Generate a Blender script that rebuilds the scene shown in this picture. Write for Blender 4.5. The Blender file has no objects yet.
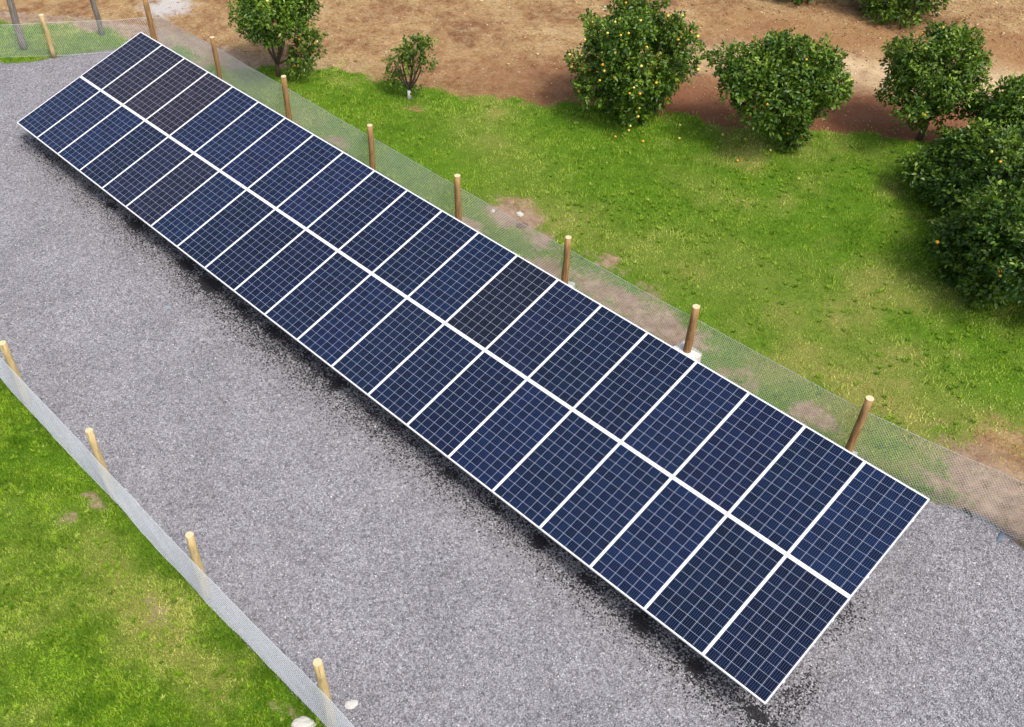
import bpy, bmesh, math, random
import numpy as np
from mathutils import Vector, Matrix

random.seed(7)
RNG = np.random.default_rng(11)
SC = bpy.context.scene
COL = SC.collection

# ------------------------------------------------------------------ camera
cam_data = bpy.data.cameras.new('camera')
cam = bpy.data.objects.new('camera', cam_data)
COL.objects.link(cam)
RIGHT = Vector((0.681991350, 0.730526161, -0.034918831))
DOWN = Vector((0.496479007, -0.497495667, -0.711341448))
FWD = Vector((-0.537025505, 0.467792248, -0.701978645))
CAM = Vector((12.507743, -9.430128, 13.450650))
m = Matrix((RIGHT, -DOWN, -FWD)).transposed().to_4x4()
m.translation = CAM
cam.matrix_world = m
cam_data.sensor_width = 36.0
cam_data.lens = 1014.58 * 36.0 / 1024.0
cam_data.shift_x = (512 - 416.47) / 1024.0
cam_data.shift_y = (369.99 - 363.5) / 1024.0
cam_data.clip_end = 2000
SC.camera = cam

# ------------------------------------------------------------------ light
SUN_EL, SUN_AZ = math.radians(57), math.radians(-6)      # azimuth counted from +X
world = bpy.data.worlds.new('World')
SC.world = world
world.use_nodes = True
wn = world.node_tree.nodes
sky = wn.new('ShaderNodeTexSky')
sky.sky_type = 'NISHITA'
sky.sun_disc = False
sky.sun_elevation = SUN_EL
sky.sun_rotation = math.pi / 2 - SUN_AZ
sky.dust_density = 4.0
sky.air_density = 1.0
sky.ozone_density = 1.0
wn['Background'].inputs['Strength'].default_value = 0.148
hs = wn.new('ShaderNodeHueSaturation')                   # thin bright cloud: a paler sky than a clear one
hs.inputs['Saturation'].default_value = .72
world.node_tree.links.new(sky.outputs[0], hs.inputs['Color'])
world.node_tree.links.new(hs.outputs[0], wn['Background'].inputs['Color'])
sl = bpy.data.lights.new('sun', 'SUN')
sl.energy = 2.0
sl.angle = math.radians(14)
sl.color = (1.0, 0.955, 0.89)
sun = bpy.data.objects.new('sun', sl)
COL.objects.link(sun)
D = Vector((math.cos(SUN_EL) * math.cos(SUN_AZ), math.cos(SUN_EL) * math.sin(SUN_AZ), math.sin(SUN_EL)))
sun.rotation_euler = D.to_track_quat('Z', 'Y').to_euler()
sun.location = D * 60
vs = SC.view_settings
vs.view_transform = 'Standard'
vs.look = 'None'
vs.gamma = 1
vs.use_curve_mapping = False
vs.exposure = 0.5

# ------------------------------------------------------------------ helpers
def np_mesh(name, V, F, mat=None, attrs=None, smooth=False):
    """mesh from numpy arrays; F is (n,3) or (n,4); attrs = {name: per-face floats} or {name: ('POINT', values)}"""
    V = np.asarray(V, np.float32); F = np.asarray(F, np.int32)
    me = bpy.data.meshes.new(name)
    n, k = F.shape
    me.vertices.add(len(V)); me.vertices.foreach_set('co', V.ravel())
    me.loops.add(n * k); me.loops.foreach_set('vertex_index', F.ravel())
    me.polygons.add(n)
    me.polygons.foreach_set('loop_start', np.arange(0, n * k, k, dtype=np.int32))
    if smooth:
        me.polygons.foreach_set('use_smooth', np.ones(n, bool))
    me.update(calc_edges=True)
    for an, a in (attrs or {}).items():
        dom, val = a if isinstance(a, tuple) else ('FACE', a)
        at = me.attributes.new(an, 'FLOAT', dom)
        at.data.foreach_set('value', np.asarray(val, np.float32))
    if mat:
        me.materials.append(mat)
    return me

def link(name, data, parent=None, loc=None):
    o = bpy.data.objects.new(name, data)
    COL.objects.link(o)
    if parent: o.parent = parent
    if loc is not None: o.location = loc
    return o

def tag(o, label, cat, group=None, kind=None):
    if label: o['label'] = label
    if cat: o['category'] = cat
    if group: o['group'] = group
    if kind: o['kind'] = kind
    return o

def empty(name, loc, rz=0):
    o = link(name, None, None, loc)
    o.rotation_euler.z = rz
    return o

class MB:
    """collects boxes and tubes, builds ONE mesh"""
    def __init__(self): self.v = []; self.f = []; self.mi = []
    def add(self, vs, fs, mi=0):
        o = len(self.v); self.v += [tuple(x) for x in vs]
        self.f += [tuple(i + o for i in f) for f in fs]; self.mi += [mi] * len(fs)
    def box(self, x0, x1, y0, y1, z0, z1, mi=0):
        self.add([(x, y, z) for z in (z0, z1) for y in (y0, y1) for x in (x0, x1)],
                 [(0, 2, 3, 1), (4, 5, 7, 6), (0, 1, 5, 4), (2, 6, 7, 3), (0, 4, 6, 2), (1, 3, 7, 5)], mi)
    def tube(self, pts, rad, n=8, mi=0, cap_mi=None):
        pts = [Vector(p) for p in pts]; rings = []
        for i, p in enumerate(pts):
            d = (pts[min(i + 1, len(pts) - 1)] - pts[max(i - 1, 0)]).normalized()
            a = d.cross(Vector((0, 1, 0)) if abs(d.y) < .9 else Vector((1, 0, 0))).normalized(); b = d.cross(a)
            rings.append([p + (a * math.cos(t) + b * math.sin(t)) * rad[i] for t in [2 * math.pi * k / n for k in range(n)]])
        vs_ = [v for r in rings for v in r]
        fs = [(i * n + k, i * n + (k + 1) % n, (i + 1) * n + (k + 1) % n, (i + 1) * n + k) for i in range(len(pts) - 1) for k in range(n)]
        self.add(vs_, fs, mi)
        o = len(vs_)
        self.add(rings[-1], [tuple(range(n))], mi if cap_mi is None else cap_mi)
        self.add(rings[0], [tuple(range(n))[::-1]], mi)
    def build(self, name, mats, parent=None, smooth=False):
        me = bpy.data.meshes.new(name)
        me.from_pydata(self.v, [], self.f)
        for mm in (mats if isinstance(mats, list) else [mats]): me.materials.append(mm)
        me.polygons.foreach_set('material_index', self.mi)
        bm = bmesh.new(); bm.from_mesh(me); bmesh.ops.remove_doubles(bm, verts=bm.verts, dist=1e-5)
        bmesh.ops.recalc_face_normals(bm, faces=bm.faces); bm.to_mesh(me); bm.free()
        if smooth: me.polygons.foreach_set('use_smooth', [len(p.vertices) == 4 for p in me.polygons])
        return link(name, me, parent)

def hash2(i, j, s):
    h = (i.astype(np.int64) * 374761393 + j.astype(np.int64) * 668265263 + s * 1442695041) & 0xFFFFFFFF
    h = ((h ^ (h >> 13)) * 1274126177) & 0xFFFFFFFF
    return ((h ^ (h >> 16)) & 0xFFFF) / 65535.0
def vnoise(x, y, sc, s=0):
    x = np.asarray(x, float) / sc; y = np.asarray(y, float) / sc
    i = np.floor(x); j = np.floor(y); fx = x - i; fy = y - j
    fx = fx * fx * (3 - 2 * fx); fy = fy * fy * (3 - 2 * fy)
    a = hash2(i, j, s); b = hash2(i + 1, j, s); c = hash2(i, j + 1, s); d = hash2(i + 1, j + 1, s)
    return (a * (1 - fx) + b * fx) * (1 - fy) + (c * (1 - fx) + d * fx) * fy
def fbm(x, y, sc, s=0, o=4):
    r = 0; w = 0
    for k in range(o):
        r = r + vnoise(x, y, sc / 2 ** k, s + 17 * k) * .5 ** k; w += .5 ** k
    return r / w
def sstep(a, b, x):
    t = np.clip((x - a) / (b - a), 0, 1); return t * t * (3 - 2 * t)

# ------------------------------------------------------------------ materials
class NT:
    """little wrapper for writing node trees"""
    def __init__(self, name):
        self.m = bpy.data.materials.new(name); self.m.use_nodes = True
        self.t = self.m.node_tree; self.n = self.t.nodes; self.b = self.n['Principled BSDF']
        self.out = self.n['Material Output']
    def L(self, a, b): self.t.links.new(a, b)
    def put(self, sock, v):
        if hasattr(v, 'is_linked'): self.L(v, sock)
        elif v is not None: sock.default_value = v
    def node(self, t, **kw):
        n = self.n.new(t)
        for k, v in kw.items(): setattr(n, k, v)
        return n
    def obj(self): return self.node('ShaderNodeTexCoord').outputs['Object']
    def noise(self, vec, scale, detail=4, rough=.55, dist=0):
        n = self.node('ShaderNodeTexNoise'); self.put(n.inputs['Vector'], vec)
        n.inputs['Scale'].default_value = scale; n.inputs['Detail'].default_value = detail
        n.inputs['Roughness'].default_value = rough; n.inputs['Distortion'].default_value = dist
        return n.outputs['Fac']
    def voro(self, vec, scale, out='Color', feature='F1'):
        n = self.node('ShaderNodeTexVoronoi', feature=feature); self.put(n.inputs['Vector'], vec)
        n.inputs['Scale'].default_value = scale
        return n.outputs[out]
    def math(self, op, a, b=None, c=None, clamp=False):
        n = self.node('ShaderNodeMath', operation=op, use_clamp=clamp)
        self.put(n.inputs[0], a)
        if b is not None: self.put(n.inputs[1], b)
        if c is not None: self.put(n.inputs[2], c)
        return n.outputs[0]
    def mix(self, fac, a, b, mode='MIX'):
        n = self.node('ShaderNodeMix', data_type='RGBA', blend_type=mode)
        self.put(n.inputs[0], fac)
        for i, v in ((6, a), (7, b)):
            if isinstance(v, (tuple, list)): v = tuple(v) + ((1,) if len(v) == 3 else ())
            self.put(n.inputs[i], v)
        return n.outputs[2]
    def ramp(self, fac, stops):
        n = self.node('ShaderNodeValToRGB'); self.put(n.inputs[0], fac); e = n.color_ramp.elements
        while len(e) < len(stops): e.new(.5)
        for q, (p, c) in zip(e, stops):
            q.position = p; q.color = (c, c, c, 1) if isinstance(c, (int, float)) else tuple(c) + (1,)
        return n.outputs[0]
    def attr(self, name):
        return self.node('ShaderNodeAttribute', attribute_name=name).outputs['Fac']
    def bump(self, h, strength, dist):
        n = self.node('ShaderNodeBump'); self.put(n.inputs['Height'], h)
        n.inputs['Strength'].default_value = strength; n.inputs['Distance'].default_value = dist
        self.L(n.outputs[0], self.b.inputs['Normal'])
    def done(self, col=None, rough=None, spec=None, metal=None):
        if isinstance(col, (tuple, list)): col = tuple(col) + (1,)
        self.put(self.b.inputs['Base Color'], col)
        self.put(self.b.inputs['Roughness'], rough)
        if spec is not None: self.b.inputs['Specular IOR Level'].default_value = spec
        if metal is not None: self.b.inputs['Metallic'].default_value = metal
        return self.m

def soil_colour(t, v):
    """bare orchard earth: mottled red brown to pale sandy, in world metres"""
    a = t.noise(v, .55, 5, .6, .4)
    b = t.noise(v, 3.1, 5, .65)
    c = t.noise(v, 14, 4, .7)
    base = t.ramp(a, [(.3, (.135, .058, .027)), (.42, (.235, .122, .054)), (.54, (.325, .20, .088)), (.7, (.43, .31, .16))])
    base = t.mix(t.math('MULTIPLY', t.ramp(b, [(.42, 0), (.68, 1)]), .6), base, (.41, .295, .16))
    base = t.mix(t.math('MULTIPLY', t.ramp(b, [(.3, 1), (.46, 0)]), .55), base, (.15, .07, .04))
    base = t.mix(1.0, base, t.ramp(c, [(.25, .55), (.5, 1.0), (.78, 1.45)]), 'MULTIPLY')
    g = t.voro(v, 26, 'Color')
    gs = t.node('ShaderNodeSeparateColor'); t.L(g, gs.inputs[0])
    base = t.mix(1.0, base, t.ramp(gs.outputs[0], [(0, .88), (.6, 1.0), (.95, 1.05), (1.0, 1.4)]), 'MULTIPLY')
    return base, c

def ground_colour(t, v):
    base, c = soil_colour(t, v)
    # the cart track runs beside the lawn: distance d across it, worn wheel lanes in paler sand
    dp = t.node('ShaderNodeVectorMath', operation='DOT_PRODUCT'); t.L(v, dp.inputs[0]); dp.inputs[1].default_value = (-.521, .854, 0)
    sp = t.node('ShaderNodeVectorMath', operation='DOT_PRODUCT'); t.L(v, sp.inputs[0]); sp.inputs[1].default_value = (.854, .521, 0)
    d = t.math('SUBTRACT', dp.outputs['Value'], 8.79)
    d = t.math('ADD', d, t.math('MULTIPLY', t.math('SUBTRACT', t.noise(v, .8, 4, .6), .5), 1.5))
    dn = t.math('DIVIDE', d, 10.0, clamp=True)
    lane = t.ramp(dn, [(0, 0), (.2, 0), (.27, .85), (.345, 1), (.40, .35), (.47, .1), (.55, 0)])
    s = sp.outputs['Value']
    along = t.math('MULTIPLY_ADD', s, .28, -1.15, clamp=True)
    lane = t.math('MULTIPLY', lane, t.math('MULTIPLY', along, t.ramp(t.noise(v, 1.1, 4, .6), [(.3, .45), (.6, 1)])))
    redl = t.math('MULTIPLY', t.ramp(dn, [(0, .95), (.15, .85), (.22, .3), (.28, 0), (1, 0)]), t.math('MULTIPLY', t.math('MULTIPLY_ADD', d, .5, 1.5, clamp=True), t.math('MULTIPLY_ADD', s, .13, .35, clamp=True)))
    base = t.mix(redl, base, t.mix(t.noise(v, 2.5, 5, .7), (.125, .045, .022), (.29, .125, .065)))
    base = t.mix(t.math('MULTIPLY', lane, .85), base, t.mix(t.noise(v, 4.5, 5, .7), (.45, .32, .18), (.72, .56, .36)))
    oran = t.math('MULTIPLY', t.ramp(dn, [(.38, 0), (.46, .7), (.58, .55), (.7, 0)]), along)
    base = t.mix(oran, base, t.mix(t.noise(v, 3.5, 5, .7), (.22, .105, .042), (.36, .20, .088)))
    # a spill of grey lime near the corner of the fence
    ds = t.node('ShaderNodeVectorMath', operation='DISTANCE'); t.L(v, ds.inputs[0]); ds.inputs[1].default_value = (-14.6, 4.9, -.04)
    sp2 = t.math('ADD', ds.outputs['Value'], t.math('MULTIPLY', t.noise(v, 1.6, 5, .65), 2.0))
    base = t.mix(t.ramp(t.math('MULTIPLY', sp2, .5), [(.68, .85), (.95, 0)]), base, (.50, .48, .46))
    return base, c

def mat_ground():
    t = NT('orchard_soil'); v = t.obj()
    base, c = ground_colour(t, v)
    t.bump(t.math('ADD', t.noise(v, 5, 6, .65), t.math('MULTIPLY', c, .4)), .8, .09)
    return t.done(base, .95, .15)

def mat_lawn():
    t = NT('lawn_turf'); v = t.obj()
    soil, c = ground_colour(t, v)
    soil = t.mix(t.attr('sand'), soil, t.mix(t.ramp(t.noise(v, 5, 7, .75), [(.3, 0), (.68, 1)]), (.165, .10, .07), (.47, .35, .26)))
    dry = t.attr('dry'); bare = t.attr('bare')
    n = t.noise(v, 7, 5, .7)
    g = t.mix(n, (.055, .125, .007), (.13, .25, .016))
    g = t.mix(t.math('MULTIPLY', dry, .8), g, t.mix(n, (.20, .19, .045), (.34, .29, .10)))
    fine = t.noise(v, 45, 3, .7)
    g = t.mix(1.0, g, t.ramp(fine, [(.3, .55), (.7, 1.4)]), 'MULTIPLY')
    bb = t.math('ADD', bare, t.math('MULTIPLY', t.math('SUBTRACT', t.noise(v, 9, 5, .75), .5), 1.3))
    k = t.ramp(bb, [(.36, 0), (.66, 1)])
    t.bump(t.math('ADD', t.math('MULTIPLY', fine, .6), n), .8, .06)
    return t.done(t.mix(k, g, soil), .95, .1)

def mat_blades():
    t = NT('grass_blade')
    dry = t.attr('dry'); r = t.attr('rnd')
    g = t.mix(r, (.085, .205, .006), (.320, .490, .026))
    g = t.mix(dry, g, t.mix(r, (.31, .44, .045), (.66, .68, .19)))
    t.done(g, .6, .25)
    tr = t.node('ShaderNodeBsdfTranslucent'); t.L(g, tr.inputs[0])
    mx = t.node('ShaderNodeMixShader'); mx.inputs[0].default_value = .3
    t.L(t.b.outputs[0], mx.inputs[1]); t.L(tr.outputs[0], mx.inputs[2]); t.L(mx.outputs[0], t.out.inputs[0])
    return t.m

def mat_gravel():
    t = NT('crushed_grey_stone'); v = t.obj()
    vo = t.node('ShaderNodeTexVoronoi'); t.L(v, vo.inputs['Vector']); vo.inputs['Scale'].default_value = 40
    sc = t.node('ShaderNodeSeparateColor'); t.L(vo.outputs['Color'], sc.inputs[0])
    vo2 = t.node('ShaderNodeTexVoronoi'); t.L(v, vo2.inputs['Vector']); vo2.inputs['Scale'].default_value = 19
    sc2 = t.node('ShaderNodeSeparateColor'); t.L(vo2.outputs['Color'], sc2.inputs[0])
    val = t.math('ADD', t.math('MULTIPLY', sc.outputs[0], .65), t.math('MULTIPLY', sc2.outputs[1], .35))
    col = t.ramp(val, [(0, (.125, .12, .13)), (.35, (.25, .24, .257)), (.65, (.325, .314, .334)), (.9, (.42, .41, .43)), (1, (.62, .61, .62))])
    big = t.noise(v, .7, 4, .6)
    col = t.mix(1.0, col, t.ramp(big, [(.25, .82), (.5, 1.0), (.75, 1.12)]), 'MULTIPLY')
    gap = t.ramp(vo.outputs['Distance'], [(.0, 1.0), (.45, 1.0), (.75, .66)])
    col = t.mix(1.0, col, gap, 'MULTIPLY')
    darkened = t.math('ADD', t.attr('darkened'), t.math('MULTIPLY', t.math('SUBTRACT', sc.outputs[2], .5), 1.0))  # stone by stone threshold of the dark mask along the array edge
    wk = t.ramp(darkened, [(.42, 0), (.56, 1)])
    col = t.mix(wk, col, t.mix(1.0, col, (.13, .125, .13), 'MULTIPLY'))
    t.bump(t.math('SUBTRACT', 1.0, vo.outputs['Distance']), .9, .02)
    return t.done(col, .9, .25)

def mat_stone():
    t = NT('loose_grey_stone'); r = t.attr('rnd'); w = t.attr('darkened')
    col = t.ramp(r, [(0, (.145, .14, .15)), (.4, (.275, .265, .285)), (.8, (.37, .36, .38)), (.95, (.50, .49, .50)), (1, (.76, .75, .76))])
    col = t.mix(w, col, t.mix(1.0, col, (.13, .125, .13), 'MULTIPLY'))  # loose stones picked by the same mask get a darker colour
    return t.done(col, .85, .3)

def mat_cells():
    """60 mm scale layout of a 6 x 12 cell module, in the panel's own metres"""
    t = NT('solar_cells'); v = t.obj()
    sx = t.node('ShaderNodeSeparateXYZ'); t.L(v, sx.inputs[0])
    PX, PY = .1614, .1598
    u = t.math('DIVIDE', t.math('ADD', sx.outputs[0], 3 * PX), PX)
    w = t.math('DIVIDE', t.math('ADD', sx.outputs[1], 6 * PY), PY)
    fu = t.math('FRACT', u); fw = t.math('FRACT', w)
    eu = t.math('ABSOLUTE', t.math('SUBTRACT', fu, .5)); ew = t.math('ABSOLUTE', t.math('SUBTRACT', fw, .5))
    gapu = t.math('GREATER_THAN', eu, .5 - .0125)
    gapw = t.math('GREATER_THAN', ew, .5 - .0105)
    inside = t.math('MULTIPLY', t.math('LESS_THAN', t.math('ABSOLUTE', sx.outputs[0]), 3 * PX), t.math('LESS_THAN', t.math('ABSOLUTE', sx.outputs[1]), 6 * PY))
    # busbars along the long side, five to a cell
    fb = t.math('FRACT', t.math('MULTIPLY', fu, 5)); eb = t.math('ABSOLUTE', t.math('SUBTRACT', fb, .5))
    bus = t.math('LESS_THAN', eb, .05)
    # each cell its own crystal tone
    cv = t.node('ShaderNodeCombineXYZ'); t.L(t.math('FLOOR', u), cv.inputs[0]); t.L(t.math('FLOOR', w), cv.inputs[1])
    oi = t.node('ShaderNodeObjectInfo'); t.L(t.math('MULTIPLY', oi.outputs['Random'], 57.0), cv.inputs[2])
    wnz = t.node('ShaderNodeTexWhiteNoise', noise_dimensions='3D'); t.L(cv.outputs[0], wnz.inputs['Vector'])
    tone = t.math('MULTIPLY_ADD', wnz.outputs['Value'], .5, .75)
    cell = t.mix(1.0, oi.outputs['Color'], t.mix(0.0, (1, 1, 1), (1, 1, 1)), 'MULTIPLY')
    sclr = t.node('ShaderNodeVectorMath', operation='SCALE'); t.L(cell, sclr.inputs[0]); t.L(tone, sclr.inputs['Scale'])
    flake = t.node('ShaderNodeTexVoronoi'); t.L(v, flake.inputs['Vector']); flake.inputs['Scale'].default_value = 70
    fs = t.node('ShaderNodeSeparateColor'); t.L(flake.outputs['Color'], fs.inputs[0])
    cell = t.mix(1.0, sclr.outputs[0], t.ramp(fs.outputs[0], [(0, .8), (1, 1.2)]), 'MULTIPLY')
    cell = t.mix(t.math('MULTIPLY', bus, .32), cell, (.22, .27, .40))
    line = t.math('MAXIMUM', gapu, gapw)
    cell = t.mix(line, cell, (.40, .44, .56))
    col = t.mix(inside, (.80, .80, .82), cell)
    dust = t.noise(v, 2.2, 4, .6)
    rough = t.math('MULTIPLY_ADD', dust, .08, .06)
    t.b.inputs['IOR'].default_value = 1.26
    t.b.inputs['Sheen Weight'].default_value = .10          # the film of dust on the glass
    t.b.inputs['Sheen Roughness'].default_value = .3
    return t.done(col, rough, .5)

def mat_alu():
    t = NT('anodised_aluminium')
    n = t.noise(t.obj(), 8, 3)
    return t.done(t.mix(n, (.66, .67, .70), (.78, .79, .82)), .38, .5, .25)
def mat_steel():
    t = NT('galvanised_steel'); n = t.voro(t.obj(), 40, 'Distance')
    return t.done(t.ramp(n, [(0, (.42, .43, .45)), (1, (.62, .63, .65))]), .45, .5, .7)
def mat_white():
    t = NT('white_backsheet'); return t.done((.7, .7, .7), .6)

def mat_wood(name, a, b, c):
    t = NT(name); v = t.obj()
    mp = t.node('ShaderNodeMapping'); t.L(v, mp.inputs[0]); mp.inputs['Scale'].default_value = (14, 14, 1.6)
    n = t.noise(mp.outputs[0], 1.5, 5, .65, .6)
    kn = t.noise(v, 4.5, 2)
    oi = t.node('ShaderNodeObjectInfo')
    col = t.ramp(n, [(.3, a), (.55, b), (.75, c)])
    mp2 = t.node('ShaderNodeMapping'); t.L(v, mp2.inputs[0]); mp2.inputs['Scale'].default_value = (38, 38, 2.2)
    col = t.mix(t.math('MULTIPLY', t.ramp(t.noise(mp2.outputs[0], 1.0, 3, .6), [(.56, 0), (.64, 1)]), .65), col, tuple(x * .35 for x in a))
    col = t.mix(t.math('MULTIPLY', t.ramp(kn, [(.6, 0), (.72, 1)]), .5), col, tuple(x * .4 for x in a))
    t.bump(n, .5, .01)
    return t.done(col, .8, .2)
def mat_endgrain():
    t = NT('sawn_end_grain'); v = t.obj()
    n = t.noise(v, 30, 3)
    return t.done(t.mix(n, (.50, .40, .22), (.68, .58, .37)), .8, .2)
def mat_concrete(name, a, b):
    t = NT(name); v = t.obj(); n = t.noise(v, 9, 6, .7)
    t.bump(n, .7, .02)
    return t.done(t.mix(n, a, b), .9, .2)
def mat_net(name, a, b):
    t = NT(name); n = t.noise(t.obj(), 1.3, 3); g = t.mix(n, a, b); t.done(g, .55, .4)
    tr = t.node('ShaderNodeBsdfTranslucent'); t.L(g, tr.inputs[0])
    mx = t.node('ShaderNodeMixShader'); mx.inputs[0].default_value = .15
    t.L(t.b.outputs[0], mx.inputs[1]); t.L(tr.outputs[0], mx.inputs[2]); t.L(mx.outputs[0], t.out.inputs[0])
    return t.m

def mat_leaf():
    t = NT('citrus_leaf')
    r = t.attr('rnd'); y = t.attr('young')
    g = t.mix(r, (.020, .062, .005), (.150, .260, .020))
    g = t.mix(y, g, t.mix(r, (.15, .26, .025), (.36, .46, .06)))
    t.done(g, .40, .4)
    tr = t.node('ShaderNodeBsdfTranslucent'); t.L(t.mix(.5, g, (.14, .22, .012)), tr.inputs[0])
    mx = t.node('ShaderNodeMixShader'); mx.inputs[0].default_value = .22
    t.L(t.b.outputs[0], mx.inputs[1]); t.L(tr.outputs[0], mx.inputs[2]); t.L(mx.outputs[0], t.out.inputs[0])
    return t.m
def mat_bark():
    t = NT('citrus_bark'); v = t.obj(); n = t.noise(v, 12, 5, .7)
    t.bump(n, .8, .02)
    return t.done(t.mix(n, (.055, .036, .025), (.17, .125, .09)), .9, .2)
def mat_fruit():
    t = NT('citrus_rind'); oi = t.node('ShaderNodeObjectInfo')
    c = t.ramp(oi.outputs['Random'], [(0, (.82, .30, .02)), (.4, (.82, .44, .04)), (.75, (.80, .60, .12)), (1, (.62, .62, .16))])
    t.bump(t.noise(t.obj(), 90, 2), .3, .004)
    return t.done(c, .4, .5)
def mat_plain(name, c, r=.7):
    t = NT(name); n = t.noise(t.obj(), 14, 4, .65)
    return t.done(t.mix(n, tuple(x * .75 for x in c), tuple(min(1, x * 1.15) for x in c)), r, .3)

M = dict(ground=mat_ground(), lawn=mat_lawn(), blade=mat_blades(), gravel=mat_gravel(), stone=mat_stone(), cells=mat_cells(),
         alu=mat_alu(), steel=mat_steel(), white=mat_white(),
         wood=mat_wood('treated_pine', (.20, .105, .04), (.34, .20, .085), (.44, .29, .13)),
         pale=mat_wood('fresh_pine', (.36, .25, .11), (.50, .38, .19), (.60, .49, .28)),
         grey=mat_wood('weathered_grey_timber', (.10, .085, .07), (.20, .175, .15), (.32, .29, .26)),
         end=mat_endgrain(), conc=mat_concrete('pale_concrete', (.40, .38, .34), (.64, .62, .57)),
         mesh=mat_net('galvanised_mesh', (.66, .68, .66), (.80, .82, .80)), white_mesh=mat_net('white_netting', (.82, .85, .86), (.93, .95, .96)),
         leaf=mat_leaf(), bark=mat_bark(), fruit=mat_fruit(), lime=mat_concrete('lime_wash', (.6, .58, .54), (.78, .76, .72)))

# ------------------------------------------------------------------ layout of the ground
BX = np.array([-40, -18, -16, -14.4, -12.9, -11, -9.8, -8.9, -8, -5.93, -4.22, -2.37, -.6, .7, 1.59, 3.1, 4.06, 5.18, 8, 12, 30])
BY = np.array([-12, .5, 1.9, 2.75, 3.35, 3.9, 4.25, 5.2, 5.85, 6.54, 7.45, 8.85, 9.86, 10.5, 10.9, 12.0, 12.55, 13.3, 15.3, 18, 30])
# bare places in the turf: x, y, rx, ry, strength
BARE = [(.15, 4.45, .75, .5, 1.15), (1.1, 4.2, .9, .35, .7), (3.2, 3.7, 2.0, .55, .85), (4.7, 3.7, 1.2, .68, .9), (2.7, 4.7, .7, .35, .55), (3.9, 4.5, .5, .3, .6),
        (8.1, 3.7, .5, .28, .85), (6.4, 3.6, 1.0, .45, .6), (11.6, 4.6, 1.5, 1.35, 1.5), (10.4, 4.45, .55, .45, .7), (-.3, 3.4, .8, .3, .8), (-5.2, 3.6, 1.0, .5, .6), (-11, 3.4, 1.2, .35, .5),
        (-12.8, 3.3, 1.1, .4, .9), (.62, -6.95, .26, .2, .75), (.78, -6.42, .3, .12, .8), (3.3, -6.85, .45, .3, .42), (6.1, -6.5, .35, .2, .8),
        (-5.0, 6.0, .5, .3, .5)]
def bare_mask(x, y):
    d = np.interp(x, BX, BY) - y + (fbm(x, y, 1.3, 5) - .5) * 1.1 + (fbm(x, y, .4, 6) - .5) * 1.0
    b = np.where(y > 0, sstep(.5, -.5, d), 0)
    wx = (fbm(x, y, .5, 15) - .5) * .5; wy = (fbm(x, y, .5, 16) - .5) * .5
    for cx, cy, rx, ry, s in BARE:
        q = ((x + wx - cx) / rx) ** 2 + ((y + wy - cy) / ry) ** 2
        b = np.maximum(b, s * np.exp(-q * .9))
    return np.clip(b + (fbm(x, y, .3, 9) - .5) * .9 * sstep(.05, .3, b), 0, 1.2)
def dry_mask(x, y):
    f = fbm(x, y, 2.4, 21, 4); g = fbm(x, y, .7, 33, 3)
    d = sstep(.47, .82, f * .55 + g * .45) * np.where(y > 0, .85, .55)
    for cx, cy, rx, ry, s in [(3.2, -7.1, .9, .7, .7), (4.4, -7.0, 1.0, .4, .45), (1.5, -6.9, 1.0, .4, .35), (2.3, 5.2, 2.6, .7, .45), (4.6, 6.4, 1.6, .9, .4), (2.5, 8.2, 1.2, .5, .35), (-2.2, 6.2, 1.6, .8, .4), (8.3, 5.6, 2.2, 1.0, .5), (-3.0, 7.4, .6, .5, .4), (.2, 4.45, 1.1, .8, .5)]:
        d = d + s * np.exp(-(((x - cx) / rx) ** 2 + ((y - cy) / ry) ** 2)) * (.5 + g)
    return np.clip(d, 0, 1)

# soil sheet to the horizon
g = MB(); g.add([(-700, -700, -.04), (700, -700, -.04), (700, 700, -.04), (-700, 700, -.04)], [(0, 1, 2, 3)])
tag(g.build('ground', M['ground']), None, None, kind='structure')

def grid(xs, ys):
    X, Y = np.meshgrid(xs, ys, indexing='ij'); nx, ny = X.shape
    i = np.arange(nx * ny).reshape(nx, ny)
    F = np.stack([i[:-1, :-1], i[1:, :-1], i[1:, 1:], i[:-1, 1:]], -1).reshape(-1, 4)
    return X.ravel(), Y.ravel(), F

def pad_edge(x):            # rear edge of the gravel
    return np.interp(x, [-30, -20.5, -15.6, -15.1, -14.45, -14.2, -13.9, -13.4, -12.6, -10, 8.5, 9.6, 10.4, 11.1, 12, 30],
                     [-11, -6.3, -.9, -.34, .26, .9, 1.55, 2.4, 2.95, 2.98, 3.0, 3.2, 3.45, 3.6, 3.6, 5.2]) + (fbm(x, x * 0 + 3, .8, 71) - .5) * .45

def lawn(name, xs, ys, keep):
    x, y, F = grid(xs, ys)
    z = -.022 + (fbm(x, y, 1.6, 3) - .5) * .03
    b = bare_mask(x, y); d = dry_mask(x, y)
    fx = x[F].mean(1); fy = y[F].mean(1)
    F = F[keep(fx, fy, b[F].min(1))]
    z = np.where(b > .9, np.minimum(z, -.03), z)
    o = link(name, np_mesh(name, np.c_[x, y, z], F, M['lawn'], {'bare': ('POINT', b), 'dry': ('POINT', d), 'sand': ('POINT', .85 * sstep(2.6, 1.2, y - 3.1))}, True))
    return tag(o, None, None, kind='structure')
lawn('lawn', np.arange(-26, 30, .12), np.arange(-6, 19, .12), lambda x, y, b: (y > pad_edge(x) - .25) & (y < np.interp(x, BX, BY) + .8) & (y > np.where(x > -11, 2.6, -30)))
lawn('lawn', np.r_[np.arange(-60, -8, 1.0), np.arange(-8, 14, .12), np.arange(14, 60, 1.0)], np.r_[np.arange(-60, -12, 1.0), np.linspace(-12, -6.17, 50)], lambda x, y, b: y > -99)

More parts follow.
